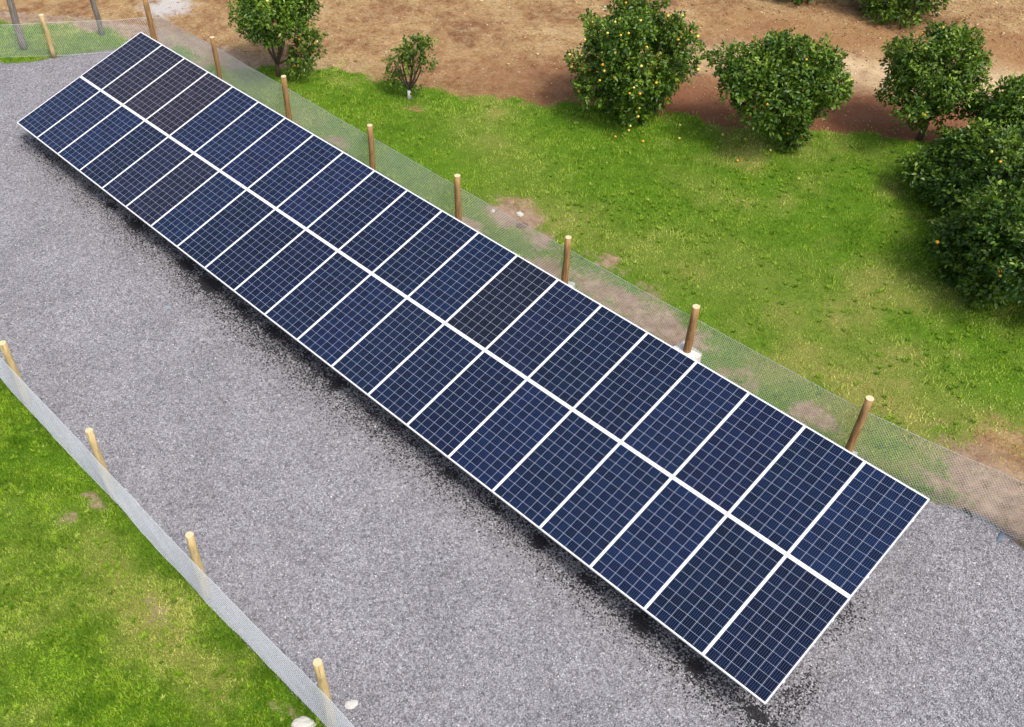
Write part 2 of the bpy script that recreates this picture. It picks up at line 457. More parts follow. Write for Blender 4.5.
# gravel pad
JOINT_K = [(k - 10.5) * 1.012 for k in range(22)]
def darkened_mask(x, y):
    """darkens the stones below the lower panel edge and right end, most at each joint"""
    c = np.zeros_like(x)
    for i, kx in enumerate(JOINT_K):
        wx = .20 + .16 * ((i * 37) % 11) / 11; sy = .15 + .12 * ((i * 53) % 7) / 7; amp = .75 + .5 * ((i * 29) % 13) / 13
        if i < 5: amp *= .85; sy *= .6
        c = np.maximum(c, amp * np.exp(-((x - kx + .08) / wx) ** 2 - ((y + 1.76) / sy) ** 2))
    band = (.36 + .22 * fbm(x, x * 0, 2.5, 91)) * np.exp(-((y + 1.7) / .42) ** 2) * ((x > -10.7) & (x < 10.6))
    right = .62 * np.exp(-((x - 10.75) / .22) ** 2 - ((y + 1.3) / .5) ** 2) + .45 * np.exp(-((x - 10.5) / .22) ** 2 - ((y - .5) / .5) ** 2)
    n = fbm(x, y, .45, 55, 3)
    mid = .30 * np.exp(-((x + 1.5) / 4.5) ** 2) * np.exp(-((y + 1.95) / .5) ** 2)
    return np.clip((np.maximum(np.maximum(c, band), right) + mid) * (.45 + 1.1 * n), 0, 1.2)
xs = np.arange(-21, 30, .07)
ys = np.r_[np.arange(-6.2, -3, .2), np.arange(-3, -.9, .07), np.arange(-.9, 2.6, .25), np.arange(2.6, 4.6, .1)]
x, y, F = grid(xs, ys)
e = pad_edge(x)
z = np.where(y > e - .1, -.05 * sstep(-.1, .12, y - e), 0) + (fbm(x, y, 1.1, 2) - .5) * .035 * (y < e - .2)
keep = (y[F].mean(1) < pad_edge(x[F].mean(1)) + .15)
pad = link('gravel_pad', np_mesh('gravel_pad', np.c_[x, y, z], F[keep], M['gravel'], {'darkened': ('POINT', darkened_mask(x, y))}, True))
tag(pad, None, None, kind='structure')

# loose stones
N = 110000
px = RNG.uniform(-15.5, 14.5, N * 2); py = RNG.uniform(-6.25, 3.9, N * 2)
ok = (py < pad_edge(px) + .02) & ~((px > -11) & (px < 10.3) & (py > -1.2) & (py < 2.7))
px = px[ok][:N]; py = py[ok][:N]; n = len(px)
darkened = darkened_mask(px, py)
oct_ = np.array([(1, 0, 0), (0, 1, 0), (-1, 0, 0), (0, -1, 0), (0, 0, 1), (0, 0, -1)], float)
of = np.array([(0, 1, 4), (1, 2, 4), (2, 3, 4), (3, 0, 4), (1, 0, 5), (2, 1, 5), (3, 2, 5), (0, 3, 5)])
sz = RNG.uniform(.007, .017, n) * (1 + .6 * (RNG.random(n) > .95))
ang = RNG.uniform(0, 6.28, n)
V = oct_[None] * (RNG.uniform(.6, 1.15, (n, 6, 1))) * np.stack([sz, sz * RNG.uniform(.6, 1, n), sz * RNG.uniform(.5, .9, n)], -1)[:, None]
V = V + RNG.normal(0, .12, V.shape) * sz[:, None, None]
ca, sa = np.cos(ang)[:, None], np.sin(ang)[:, None]
V = np.stack([V[..., 0] * ca - V[..., 1] * sa, V[..., 0] * sa + V[..., 1] * ca, V[..., 2]], -1)
V += np.stack([px, py, .006 + (fbm(px, py, 1.1, 2) - .5) * .035], -1)[:, None]
F = (of[None] + (np.arange(n) * 6)[:, None, None]).reshape(-1, 3)
wk = (darkened + (RNG.random(n) - .5) * 1.0 > .52).astype(float)
o = link('gravel', np_mesh('gravel', V.reshape(-1, 3), F, M['stone'], {'rnd': np.repeat(RNG.random(n) ** 1.15, 8), 'darkened': np.repeat(wk, 8)}))
tag(o, 'loose grey crushed stone covering the pad around the solar array', 'gravel', kind='stuff')

# grass blades
def blades(n, x0, x1, y0, y1, keep):
    bx = RNG.uniform(x0, x1, n); by = RNG.uniform(y0, y1, n)
    b = bare_mask(bx, by)
    k = keep(bx, by) & (RNG.random(n) > np.clip(b * 1.15 - .1, 0, .97))
    bx = bx[k]; by = by[k]; b = b[k]; n = len(bx)
    d = np.clip(dry_mask(bx, by) + b * .5 + .20 * (by > 0) + RNG.normal(0, .2, n), 0, 1)
    hgt = (.012 + .095 * fbm(bx, by, .26, 41, 3) ** 1.4) * RNG.uniform(.7, 1.4, n) * (1 - .35 * d)
    a = RNG.uniform(0, 6.28, n); w = RNG.uniform(.006, .013, n)
    la = RNG.uniform(0, 6.28, n); lean = RNG.uniform(.1, .95, n) * hgt
    p = np.stack([bx, by, np.full(n, -.025)], -1)
    s = np.stack([np.cos(a) * w, np.sin(a) * w, np.zeros(n)], -1)
    tip = p + np.stack([np.cos(la) * lean, np.sin(la) * lean, hgt + .006], -1)
    V = np.stack([p - s, p + s, tip], 1).reshape(-1, 3)
    r = np.clip((fbm(bx, by, .20, 61, 3) - .5) * 2.0 + (fbm(bx, by, 1.4, 64, 3) - .5) * .9 + .45 + .10 * (by > 0) + RNG.normal(0, .24, n), 0, 1)
    return V, d, r
def weeds(n, x0, x1, y0, y1, keep):
    cx = RNG.uniform(x0, x1, n); cy = RNG.uniform(y0, y1, n)
    k = keep(cx, cy) & (bare_mask(cx, cy) < .35) & (fbm(cx, cy, 1.7, 83) > RNG.uniform(.3, .75, n)); cx = cx[k]; cy = cy[k]; n = len(cx); q = 22
    R = RNG.uniform(.025, .065, n); tone = np.clip(RNG.normal(.38, .22, n), 0, 1)
    bx = np.repeat(cx, q); by = np.repeat(cy, q); m_ = n * q; rr = np.repeat(R, q)
    a = RNG.uniform(0, 6.28, m_); u = RNG.random(m_) ** .5 * rr
    p = np.stack([bx + np.cos(a) * u * .6, by + np.sin(a) * u * .6, np.full(m_, -.01)], -1)
    w = RNG.uniform(.006, .012, m_); s = np.stack([-np.sin(a) * w, np.cos(a) * w, RNG.normal(0, .004, m_)], -1)
    L_ = rr * RNG.uniform(.6, 1.1, m_); tip = p + np.stack([np.cos(a) * L_, np.sin(a) * L_, RNG.uniform(.015, .06, m_)], -1)
    V = np.stack([p - s, p + s, tip], 1).reshape(-1, 3)
    return V, np.repeat((RNG.random(n) < .15) * .5, q), np.clip(np.repeat(tone, q) + RNG.normal(0, .12, m_), 0, 1)
def grass(label, parts):
    V = np.concatenate([q[0] for q in parts]); d = np.concatenate([q[1] for q in parts]); r = np.concatenate([q[2] for q in parts])
    F = np.arange(len(V)).reshape(-1, 3)
    o = link('grass', np_mesh('grass', V, F, M['blade'], {'dry': d, 'rnd': r}))
    tag(o, label, 'grass', kind='stuff')
grass('mown green orchard grass between the array and the dirt track', [
    blades(520000, -18, 15, -1.5, 16.5, lambda x, y: (y < np.interp(x, BX, BY) + .75) & (y > pad_edge(x) + .03) & (y > np.where(x > -11, 2.95, -30)) & (y < x * .9 + 21)),
    weeds(3600, -12, 14, 3.2, 14, lambda x, y: (y < np.interp(x, BX, BY) + .2))])
grass('bright green grass on the near side of the white netting fence', [blades(260000, -5, 11, -11.5, -6.12, lambda x, y: y < -6.19 + (fbm(x, y, .3, 8) - .5) * .10),
    weeds(1300, -4, 9, -11, -6.3, lambda x, y: y < -6.3)])

# ------------------------------------------------------------------ solar array
TILT = 0.252465
PW, PH, PITX, GAPY = 1.0095, 1.966, 1.012, .015
ROW = (PH + GAPY) / 2
ZC = .6 + (PH + GAPY / 2) * math.sin(TILT)
PLANE = Matrix.Rotation(TILT, 4, 'X'); PLANE.translation = (0, 0, ZC)

def make_panel():
    root = empty('solar_panel', (0, 0, 0))
    hw, hh, lip = PW / 2, PH / 2, .010
    f = MB()
    f.box(-hw, hw, -hh, -hh + lip, -.035, .003); f.box(-hw, hw, hh - lip, hh, -.035, .003)
    f.box(-hw, -hw + lip, -hh + lip, hh - lip, -.035, .003); f.box(hw - lip, hw, -hh + lip, hh - lip, -.035, .003)
    f.build('frame', M['alu'], root)
    c = MB(); c.box(-hw + lip, hw - lip, -hh + lip, hh - lip, -.006, -.001)
    c.build('cell_sheet', M['cells'], root)
    b = MB(); b.box(-hw + lip, hw - lip, -hh + lip, hh - lip, -.0105, -.0075)
    b.build('back_sheet', M['white'], root)
    return root
def copy_thing(o):
    c = o.copy(); COL.objects.link(c)
    for ch in list(o.children):
        d = ch.copy(); COL.objects.link(d); d.parent = c
    return c
ORD = ['first', 'second', 'third', 'fourth', 'fifth', 'sixth', 'seventh', 'eighth', 'ninth', 'tenth', 'eleventh']
proto = make_panel()
first = True
prng = random.Random(5)
BROWN = {(1, 0): .55, (1, 1): .8, (1, 2): .95, (1, 3): .9, (1, 13): .75, (0, 5): .4, (0, 4): .25, (0, 12): .25, (1, 14): .2}
for row in (0, 1):
    for k in range(21):
        o = proto if first else copy_thing(proto); first = False
        loc = Vector(((k - 10) * PITX, (-ROW if row == 0 else ROW), 0))
        o.matrix_world = PLANE @ Matrix.Translation(loc)
        base = np.array([.0027 * prng.uniform(.85, 1.3), .0080 * prng.uniform(.92, 1.12), .033]) * prng.uniform(.68, 1.25)
        bf = BROWN.get((row, k), 0)
        base = base * (1 - bf) + np.array([.0055, .0055, .008] if k > 9 else [.016, .011, .018]) * bf
        for ch in o.children: ch.color = (*base, 1)
        if k <= 10: pos = '%s from the far left end' % ORD[k] if k else 'at its far left end'
        else: pos = '%s from the near right end' % ORD[20 - k] if k < 20 else 'at its near right end'
        tint = 'brownish dark' if BROWN.get((row, k), 0) > .5 else 'dark blue'
        tag(o, '%s panel in the %s row of the array, %s' % (tint, ['lower', 'upper'][row], pos), 'solar panel', 'solar panels of the two row array')

def in_plane(p): return PLANE @ Vector(p)
mt = empty('mounting_frame', (0, 0, 0))
tag(mt, 'galvanised steel rails and legs holding up the solar panels over gravel', 'mounting frame')
HL = 10.5 * PITX
for yy in (-1.55, -.42, .42, 1.55):
    r = MB()
    a, b = (-HL - .02, yy), (HL + .006, yy)
    r.box(a[0], b[0], yy - .02, yy + .02, -.078, -.0375)
    q = r.build('rail', M['alu'], mt); q.matrix_world = PLANE.copy()
r = MB(); r.box(-HL + .01, HL - .01, -.0072, .0072, -.03, -.006)
q = r.build('joint_strip', M['alu'], mt); q.matrix_world = PLANE.copy()
for i in range(8):
    xx = -HL + .75 + i * (2 * HL - 1.5) / 7
    bm_ = MB(); bm_.box(xx - .03, xx + .03, -1.75, 1.75, -.14, -.079)
    q = bm_.build('beam', M['steel'], mt); q.matrix_world = PLANE.copy()
    for yy in (-1.2, 1.25):
        top = in_plane((xx, yy, -.14))
        l = MB(); l.box(top.x - .035, top.x + .035, top.y - .035, top.y + .035, .06, top.z)
        l.build('leg', M['steel'], mt)
        c = MB(); c.box(top.x - .17, top.x + .17, top.y - .17, top.y + .17, -.1, .06)
        c.build('footing', M['conc'], mt)

# ------------------------------------------------------------------ fences
def post_mesh(h, r, wood, lean=(0, 0), seed=0, bend=.006):
    rr = random.Random(seed); mb = MB(); n = 6
    pts = []; rad = []
    for i in range(n):
        t = i / (n - 1); pts.append((lean[0] * t + rr.uniform(-bend, bend) * (0 < i < n - 1), lean[1] * t + rr.uniform(-bend, bend) * (0 < i < n - 1), -.05 + (h + .05) * t))
        rad.append(r * (1.06 - .12 * t) * rr.uniform(.96, 1.04))
    mb.tube(pts, rad, 12, 0, 1)
    return mb
def add_post(fence, x, y, h, r, wood, lean=(0, 0), seed=0, foot=None):
    o = post_mesh(h, r, wood, lean, seed).build('post', [M[wood], M['end']], fence, True)
    o.location = (x, y, 0)
    if foot:
        rr = random.Random(seed + 99); sx, sy, sz, rot = foot
        bm = bmesh.new(); bmesh.ops.create_cube(bm, size=1)
        bmesh.ops.bevel(bm, geom=bm.edges[:], offset=.03, segments=2, affect='EDGES')
        bmesh.ops.subdivide_edges(bm, edges=bm.edges[:], cuts=1, use_grid_fill=True)
        for v in bm.verts:
            v.co = Vector((v.co.x * sx + rr.uniform(-.012, .012), v.co.y * sy + rr.uniform(-.012, .012), (v.co.z + .42) * sz + rr.uniform(-.01, .01)))
        me = bpy.data.meshes.new('footing'); bm.to_mesh(me); bm.free(); me.materials.append(M['lime'])
        f = link('footing', me, o); f.rotation_euler.z = rot
    return o

def net_mesh(name, pts, h, step, w, mat, parent, sag=.05, seed=1, z0=-.02, depth=.7, horiz=None):
    """crossing diagonal strands, each a three sided bar, hung along a polyline"""
    P = np.array(pts, float); seg = np.linalg.norm(np.diff(P, axis=0), axis=1); S = np.r_[0, np.cumsum(seg)]
    def at(s, z):
        s = np.clip(s, 0, S[-1]); xx = np.interp(s, S, P[:, 0]); yy = np.interp(s, S, P[:, 1])
        i = np.clip(np.searchsorted(S, s, 'right') - 1, 0, len(seg) - 1)
        tn = (P[i + 1] - P[i]) / seg[i][:, None]; nn = np.c_[-tn[:, 1], tn[:, 0]]
        u = (s - S[i]) / seg[i]
        zt = z * (1 - sag * 4 * u * (1 - u) * .6) + (fbm(s, z * 0, 1.1, seed) - .5) * .02 * (z > .3)
        bul = (fbm(s, z, .9, seed + 3) - .5) * .05
        return np.c_[xx + nn[:, 0] * bul, yy + nn[:, 1] * bul, zt + z0], nn
    V = []; F = []; off = 0
    rows = 9
    zz = np.linspace(0, h, rows)
    for sgn in (1, -1):
        s0 = np.arange(-h, S[-1] + h, step)
        Sg = s0[:, None] + sgn * zz[None] * .8
        Zg = np.repeat(zz[None], len(s0), 0)
        pos, nn = at(Sg.ravel(), Zg.ravel())
        pos = pos.reshape(len(s0), rows, 3); nn = nn.reshape(len(s0), rows, 2)
        inside = (Sg >= 0) & (Sg <= S[-1])
        tn = np.stack([nn[..., 1], -nn[..., 0]], -1)
        along = np.concatenate([tn * w / 2, np.zeros(tn.shape[:2] + (1,))], -1)
        out = np.concatenate([nn * w * depth, np.zeros(tn.shape[:2] + (1,))], -1)
        ring = np.stack([pos - along, pos + along, pos + out], 2)
        V.append(ring.reshape(-1, 3))
        idx = np.arange(len(s0) * rows * 3).reshape(len(s0), rows, 3) + off; off += len(s0) * rows * 3
        good = inside[:, :-1] & inside[:, 1:]
        for a, b in ((0, 1), (1, 2), (2, 0)):
            q = np.stack([idx[:, :-1, a], idx[:, :-1, b], idx[:, 1:, b], idx[:, 1:, a]], -1)
            F.append(q[good])
    if horiz:  # flat-topped level strands, added to catch the sun and brighten the netting
        hs, hw = horiz
        ss = np.arange(0, S[-1], .12)
        for zc in np.arange(hs, h, hs):
            pos, nn = at(ss, np.full(len(ss), zc)); o3 = np.c_[nn * hw, np.zeros(len(ss))]
            ring = np.stack([pos - o3 / 2, pos + o3 / 2, pos - [0, 0, hw * .4]], 1)
            V.append(ring.reshape(-1, 3)); idx = np.arange(len(ss) * 3).reshape(-1, 3) + off; off += len(ss) * 3
            for a, b in ((0, 1), (1, 2), (2, 0)):
                F.append(np.stack([idx[:-1, a], idx[:-1, b], idx[1:, b], idx[1:, a]], -1))
    # line wires along the top and bottom
    ss = np.arange(0, S[-1], .1)
    for zc in (.02, h):
        pos, nn = at(ss, np.full(len(ss), zc))
        ring = np.stack([pos + [0, 0, .004], pos - [0, 0, .004], pos + np.c_[nn * .006, np.zeros(len(ss))]], 1)
        V.append(ring.reshape(-1, 3)); idx = np.arange(len(ss) * 3).reshape(-1, 3) + off; off += len(ss) * 3
        for a, b in ((0, 1), (1, 2), (2, 0)):
            F.append(np.stack([idx[:-1, a], idx[:-1, b], idx[1:, b], idx[1:, a]], -1))
    return link(name, np_mesh(name, np.concatenate(V), np.concatenate(F), M[mat]), parent)

rear = empty('wire_fence', (0, 3.1, 0))
tag(rear, 'wire mesh fence on round brown pine posts behind the upper edge of the panels', 'fence')
RP = [(-12.35, 3.1, 1.62), (-9.2, 3.12, 1.5), (-6.24, 3.12, 1.5), (-3.05, 3.08, 1.5), (-.21, 3.06, 1.5), (2.78, 3.07, 1.5), (5.70, 3.12, 1.5), (8.97, 3.2, 1.5), (11.95, 3.6, 1.5), (14.9, 4.0, 1.5)]
for i, (xx, yy, h) in enumerate(RP):
    foot = {4: (.34, .3, .2, .1), 5: (.36, .3, .33, .4), 6: (.46, .32, .46, -.15), 7: (.3, .3, .14, .3)}.get(i)
    lean = [(0, 0), (.03, -.02), (.02, .0), (.0, .02), (-.03, 0), (0, .0), (.0, 0), (.0, .02), (0, 0), (0, 0)][i]
    p = add_post(rear, xx, yy, h, [.075, .062, .068, .064, .07, .066, .072, .068, .066, .07][i], 'wood', lean, i, foot)
rear_net = net_mesh('netting', [(xx + .0, yy + .09) for xx, yy, h in RP], 1.16, .055, .0066, 'mesh', rear, sag=.02)
for o in rear.children: o.matrix_parent_inverse = Matrix.Translation(-rear.location)

far = empty('wire_fence', (-14.2, .9, 0))
tag(far, 'short run of wire mesh fence across the far left end of the gravel', 'fence')
FP = [(-14.2, .88, 1.25), (-16.3, -1.3, 1.3), (-18.4, -3.5, 1.3)]
for i, (xx, yy, h) in enumerate(FP): add_post(far, xx, yy, h, .07, 'pale', (.0, 0), 30 + i)
net_mesh('netting', [(-12.4, 3.14)] + [(a - .06, b + .07) for a, b, h in FP], 1.0, .055, .0055, 'mesh', far, seed=5)
for o in far.children: o.matrix_parent_inverse = Matrix.Translation(-far.location)

near = empty('netting_fence', (2.2, -6.17, 0))
tag(near, 'fence of fine white netting on pale pine posts between gravel and near lawn', 'fence')
NP = [(-5.2, -6.17), (-2.24, -6.18), (.73, -6.17), (3.57, -6.18), (6.55, -6.12), (9.45, -6.15), (12.3, -6.15)]
for i, (xx, yy) in enumerate(NP):
    add_post(near, xx, yy, 1.57, .066, 'pale', [(0, 0), (.02, 0), (-.02, .02), (.0, .03), (-.1, 0.02), (0, 0), (0, 0)][i], 50 + i, None)
net_mesh('netting', [(xx, yy - .075) for xx, yy in NP], 1.10, .056, .0052, 'white_mesh', near, sag=.02, seed=9, depth=.5, horiz=(.075, .0085))
for o in near.children: o.matrix_parent_inverse = Matrix.Translation(-near.location)

for (xx, yy, h, r, lb, ln) in [(-15.35, .54, 1.9, .10, 'thick weathered grey timber post leaning behind the far mesh fence', (-.05, .1)),
                           (-14.45, 2.55, 1.5, .075, 'thin dark striped timber post on bare soil beyond the fence corner', (.0, .0))]:
    o = post_mesh(h, r, 'grey', ln, int(h * 10), .03).build('old_post', [M['grey'], M['grey']], None, True); o.location = (xx, yy, -.03)
    tag(o, lb, 'post', 'old grey timber posts outside the far fence')

# ------------------------------------------------------------------ citrus trees
def leaf_cloud(lobes, n_clusters, leaf, rs, young_bias=.0, per=8, zmin=.05, inner=.2, tone=.42):
    """rosettes of folded leaves on the skin of the lobes"""
    L = np.array(lobes, float); wgt = L[:, 3] ** 1.8; wgt /= wgt.sum()
    li = rs.choice(len(L), n_clusters, p=wgt)
    dirs = rs.normal(size=(n_clusters, 3)); dirs[:, 2] = dirs[:, 2] * .95 + .15; dirs /= np.linalg.norm(dirs, axis=1)[:, None]
    rad = L[li, 3] * np.where(rs.random(n_clusters) < inner, rs.uniform(.2, .8, n_clusters), np.where(rs.random(n_clusters) < .12, rs.uniform(1.05, 1.5, n_clusters), rs.uniform(.8, 1.1, n_clusters)))
    c = L[li, :3] + dirs * rad[:, None] * np.array([1, 1, .92])
    yl = (rs.random(len(L)) < .3) * .5
    yng = np.clip(yl[li] * rs.random(n_clusters) + (rs.random(n_clusters) < .09 + young_bias) * rs.uniform(.4, 1, n_clusters), 0, 1) * (dirs[:, 2] > -.2)
    k = c[:, 2] > zmin
    c = c[k]; dirs = dirs[k]; yng = yng[k]; n = len(c)
    C = np.repeat(c, per, 0); Dn = np.repeat(dirs, per, 0); Y = np.repeat(yng, per); m_ = n * per
    g = Dn * .8 + rs.normal(size=(m_, 3)) * .75; g[:, 2] += .12; g /= np.linalg.norm(g, axis=1)[:, None]
    up = Dn + np.array([0, 0, .6]) + rs.normal(size=(m_, 3)) * .45
    s = np.cross(g, up); s /= np.linalg.norm(s, axis=1)[:, None] + 1e-9
    nrm = np.cross(s, g)
    ln = leaf * rs.uniform(.7, 1.25, m_)[:, None]; w = ln * .27
    b = C + rs.normal(size=(m_, 3)) * leaf * .35
    tip = b + g * ln - np.array([0, 0, .12]) * ln
    mid = b + g * ln * .5
    A = mid + s * w + nrm * w * .35; B = mid - s * w + nrm * w * .35
    V = np.stack([b, A, tip, B], 1).reshape(-1, 3)
    i = np.arange(m_)[:, None] * 4
    F = np.concatenate([i + [0, 1, 2], i + [0, 2, 3]], 1).reshape(-1, 3)
    lt = rs.normal(0, .14, len(L)); r = np.repeat(np.clip(rs.normal(tone, .26, m_) + np.repeat(lt[li[k]], per), 0, 1), 2)
    return V, F, r, np.repeat(Y, 2), c, dirs

def lobes_on(cx, cy, cz, rx, ry, rz, n, rs, lr=(.30, .44), flat=.0, lo=-.9):
    out = []
    ga = math.pi * (3 - 5 ** .5)
    ph = rs.uniform(0, 6.28, 4)
    for i in range(n):
        zz = 1 - (1 - lo) * (i + .5) / n; q = math.sqrt(max(0, 1 - zz * zz)); a = ga * i + rs.uniform(-.3, .3)
        if rs.random() < .13: continue
        k = rs.uniform(.55, .9) * (1 + .13 * math.sin(2 * a + ph[0] + zz * 2) + .11 * math.sin(3 * a + ph[1] - 3 * zz) + .08 * math.sin(5 * zz + ph[2]))
        if rs.random() < .22:                               # a sprig reaching out of the crown
            h = k * rs.uniform(1.12, 1.35); out.append((cx + math.cos(a) * q * rx * h, cy + math.sin(a) * q * ry * h, cz + zz * rz * h, rs.uniform(.10, .16)))
        out.append((cx + math.cos(a) * q * rx * k, cy + math.sin(a) * q * ry * k, cz + zz * rz * k, rs.uniform(*lr) * (rx + ry + rz) / 3))
    out.append((cx, cy, cz, .5 * min(rx, ry, rz)))
    return out

fruit_me = None
def fruit_mesh():
    global fruit_me
    if fruit_me is None:
        bm = bmesh.new(); bmesh.ops.create_icosphere(bm, subdivisions=2, radius=.035)
        for v in bm.verts: v.co.z *= .93
        fruit_me = bpy.data.meshes.new('fruit'); bm.to_mesh(fruit_me); bm.free()
        fruit_me.materials.append(M['fruit']); fruit_me.polygons.foreach_set('use_smooth', [True] * len(fruit_me.polygons))
    return fruit_me

def citrus(label, base, lobes, stems, clusters, seed, leaf=.10, fruits=0, young=.0, limewash=False, stem_r=.06, inner=.2, per=8, name='citrus_tree', fork=.35, zmin=.05, tone=.42):
    rs = np.random.default_rng(seed); rr = random.Random(seed)
    t = empty(name, (base[0], base[1], -.03)); tag(t, label, 'tree', 'citrus trees along the lawn')
    tr = MB()
    tr.tube([(0, 0, -.05), (.01, .01, fork * .5), (0, .02, fork)], [stem_r * 1.35, stem_r * 1.1, stem_r], 10)
    for (tx, ty, tz) in stems:
        p0 = Vector((0, .02, fork * .92)); p1 = Vector((tx, ty, tz)); mid = (p0 + p1) / 2 + Vector((tx * .12, ty * .12, -.12 * (p1 - p0).length)) + Vector((rr.uniform(-.05, .05), rr.uniform(-.05, .05), 0))
        pts = []
        for i in range(7):
            u = i / 6; pts.append(p0 * (1 - u) ** 2 + mid * 2 * u * (1 - u) + p1 * u * u)
        tr.tube(pts, [stem_r * (.72 - .5 * i / 6) for i in range(7)], 7)
        for q in range(3):                                  # side twigs
            s = pts[3 + q]; dv = Vector((rr.uniform(-1, 1), rr.uniform(-1, 1), rr.uniform(.1, .9))).normalized() * rr.uniform(.3, .6) * max(.4, tz / 2.2)
            tr.tube([s, s + dv * .55 + Vector((0, 0, .03)), s + dv], [stem_r * .28, stem_r * .2, stem_r * .08], 5)
    trunk = tr.build('trunk', [M['bark']], t, True)
    if limewash:
        lw = MB(); lw.tube([(0, 0, -.02), (.01, .01, fork * .45), (.003, .018, fork * .85)], [stem_r * 1.42, stem_r * 1.2, stem_r * 1.1], 10)
        lw.build('lime_wash', [M['lime']], t, True)
    V, F, r, y, cc, dd = leaf_cloud(lobes, clusters, leaf, rs, young, per, zmin, inner, tone)
    link('crown', np_mesh('crown', V, F, M['leaf'], {'rnd': r, 'young': y}), t)
    if fruits:
        view = Vector((CAM.x - base[0], CAM.y - base[1], CAM.z)).normalized()
        mid_ = cc.mean(0); dist = np.linalg.norm((cc - mid_) / (cc.std(0) + 1e-6), axis=1)
        score = np.flatnonzero(dist > np.percentile(dist, 62)); rs.shuffle(score)
        k = 0
        for i in score:
            if cc[i, 2] < .25: continue
            f = link('fruit', fruit_mesh(), t, Vector(cc[i]) + Vector(cc[i] - mid_).normalized() * .08)
            s = rr.uniform(.75, 1.1); f.scale = (s, s, s); k += 1
            if k >= fruits: break
    return t

R_ = lambda s: np.random.default_rng(s)
# back left tree, stems in view, foliage hanging low on its right
lob = lobes_on(.1, .15, 1.8, 1.22, 1.15, .92, 46, R_(1), (.18, .30), lo=-.7) + [(.75, .35, .75, .30), (.62, .2, .5, .26), (.7, .2, .32, .22), (.95, .5, 1.05, .35)]
citrus('citrus tree with forked bare stems and a crown cut by the top of the photo', (-8.72, 4.62), lob, [(-.45, .2, 1.3), (-.1, -.3, 1.5), (.3, .3, 1.5), (.5, -.1, 1.3), (0, .5, 1.7), (.6, .25, .8)], 1900, 101, .095, 26, .03, stem_r=.055, fork=.4)
# sparse sapling with limewashed foot
lob = [(-.12, 0, 1.32, .26), (.2, .05, 1.4, .30), (.42, .2, 1.55, .22), (.48, .1, 1.2, .2), (-.35, -.05, .75, .22), (-.5, -.1, .5, .2), (-.2, .1, 1.05, .26), (.12, -.1, .95, .2), (-.65, 0, .78, .18), (.68, .15, 1.2, .15), (.55, .25, 1.68, .16), (.3, .1, 1.62, .2), (-.25, -.1, .35, .16), (.1, .1, .3, .14)]
citrus('small sparse citrus sapling with a white limewashed foot on the lawn edge', (-5.26, 6.25), lob, [(-.25, 0, 1.2), (.2, .05, 1.4), (.42, .2, 1.5), (-.45, -.05, .7), (.4, -.1, 1.1), (.05, .2, 1.2), (-.05, -.2, 1.0), (.25, .25, .9)], 330, 102, .085, 0, .14, True, .045, inner=.35, per=6, fork=.3, name='citrus_sapling')
# big fruit laden tree
lob = lobes_on(-.14, -.05, 1.58, 1.42, 1.3, 1.26, 62, R_(3), (.17, .29), lo=-.95) + [(-.25, -.1, .35, .36), (.3, -.15, .4, .34), (-.55, 0, .55, .32), (0, -.3, .45, .35), (.2, .4, .4, .35), (-.95, .1, 1.9, .4), (1.0, .3, 2.25, .38), (-.35, .2, 2.85, .26), (.28, .25, 2.95, .14), (.55, .2, .7, .35)]
citrus('big bushy citrus tree dotted with the most yellow fruit, leaves down to the grass', (-.62, 9.45), lob, [(-.6, .1, 1.4), (.6, .2, 1.5), (0, -.5, 1.4), (.1, .6, 1.7), (-.2, .1, 2.3), (.5, -.3, 1.0)], 3300, 103, .10, 100, .03, stem_r=.075)
# heart shaped tree
lob = lobes_on(-.40, -.36, 1.62, 1.36, 1.2, .92, 56, R_(4), (.18, .30), lo=-.7) + [(-.1, -.1, .32, .28), (.15, -.1, .42, .3), (-.05, .0, .6, .34), (-.3, -.2, .75, .34), (.15, -.1, .8, .34), (-1.15, -.3, 2.2, .22), (-.65, -.2, 2.5, .26), (.2, -.1, 2.5, .28), (.7, .1, 1.9, .26), (-1.6, -.5, 1.5, .26)]
citrus('heart shaped bushy citrus tree that narrows to the grass, right of the fruitful one', (2.93, 10.95), lob, [(-.6, .1, 1.4), (.6, .2, 1.5), (0, -.5, 1.4), (.1, .6, 1.7), (-.2, .1, 2.3)], 3000, 104, .10, 24, .04, stem_r=.07)
# airier tree with trunk in view
lob = lobes_on(-.15, -.15, 1.72, 1.12, 1.02, .92, 48, R_(5), (.18, .30), lo=-.75) + [(-.95, -.3, 1.0, .26), (-.6, -.3, .9, .26), (.0, -.25, .9, .22), (.7, .2, 1.05, .28), (.95, .35, 1.15, .24), (.25, -.1, .75, .26), (-.3, -.2, .72, .26), (-.05, -.25, .62, .2), (-.45, -.1, 2.55, .2), (.05, .0, 2.6, .18)]
citrus('open round citrus tree with dark trunk showing, standing on red soil', (4.97, 13.35), lob, [(-.6, .1, 1.4), (.6, .2, 1.5), (0, -.5, 1.4), (.1, .6, 1.7), (-.2, .1, 2.3)], 2300, 105, .095, 6, .05, stem_r=.07, fork=.55, inner=.3)
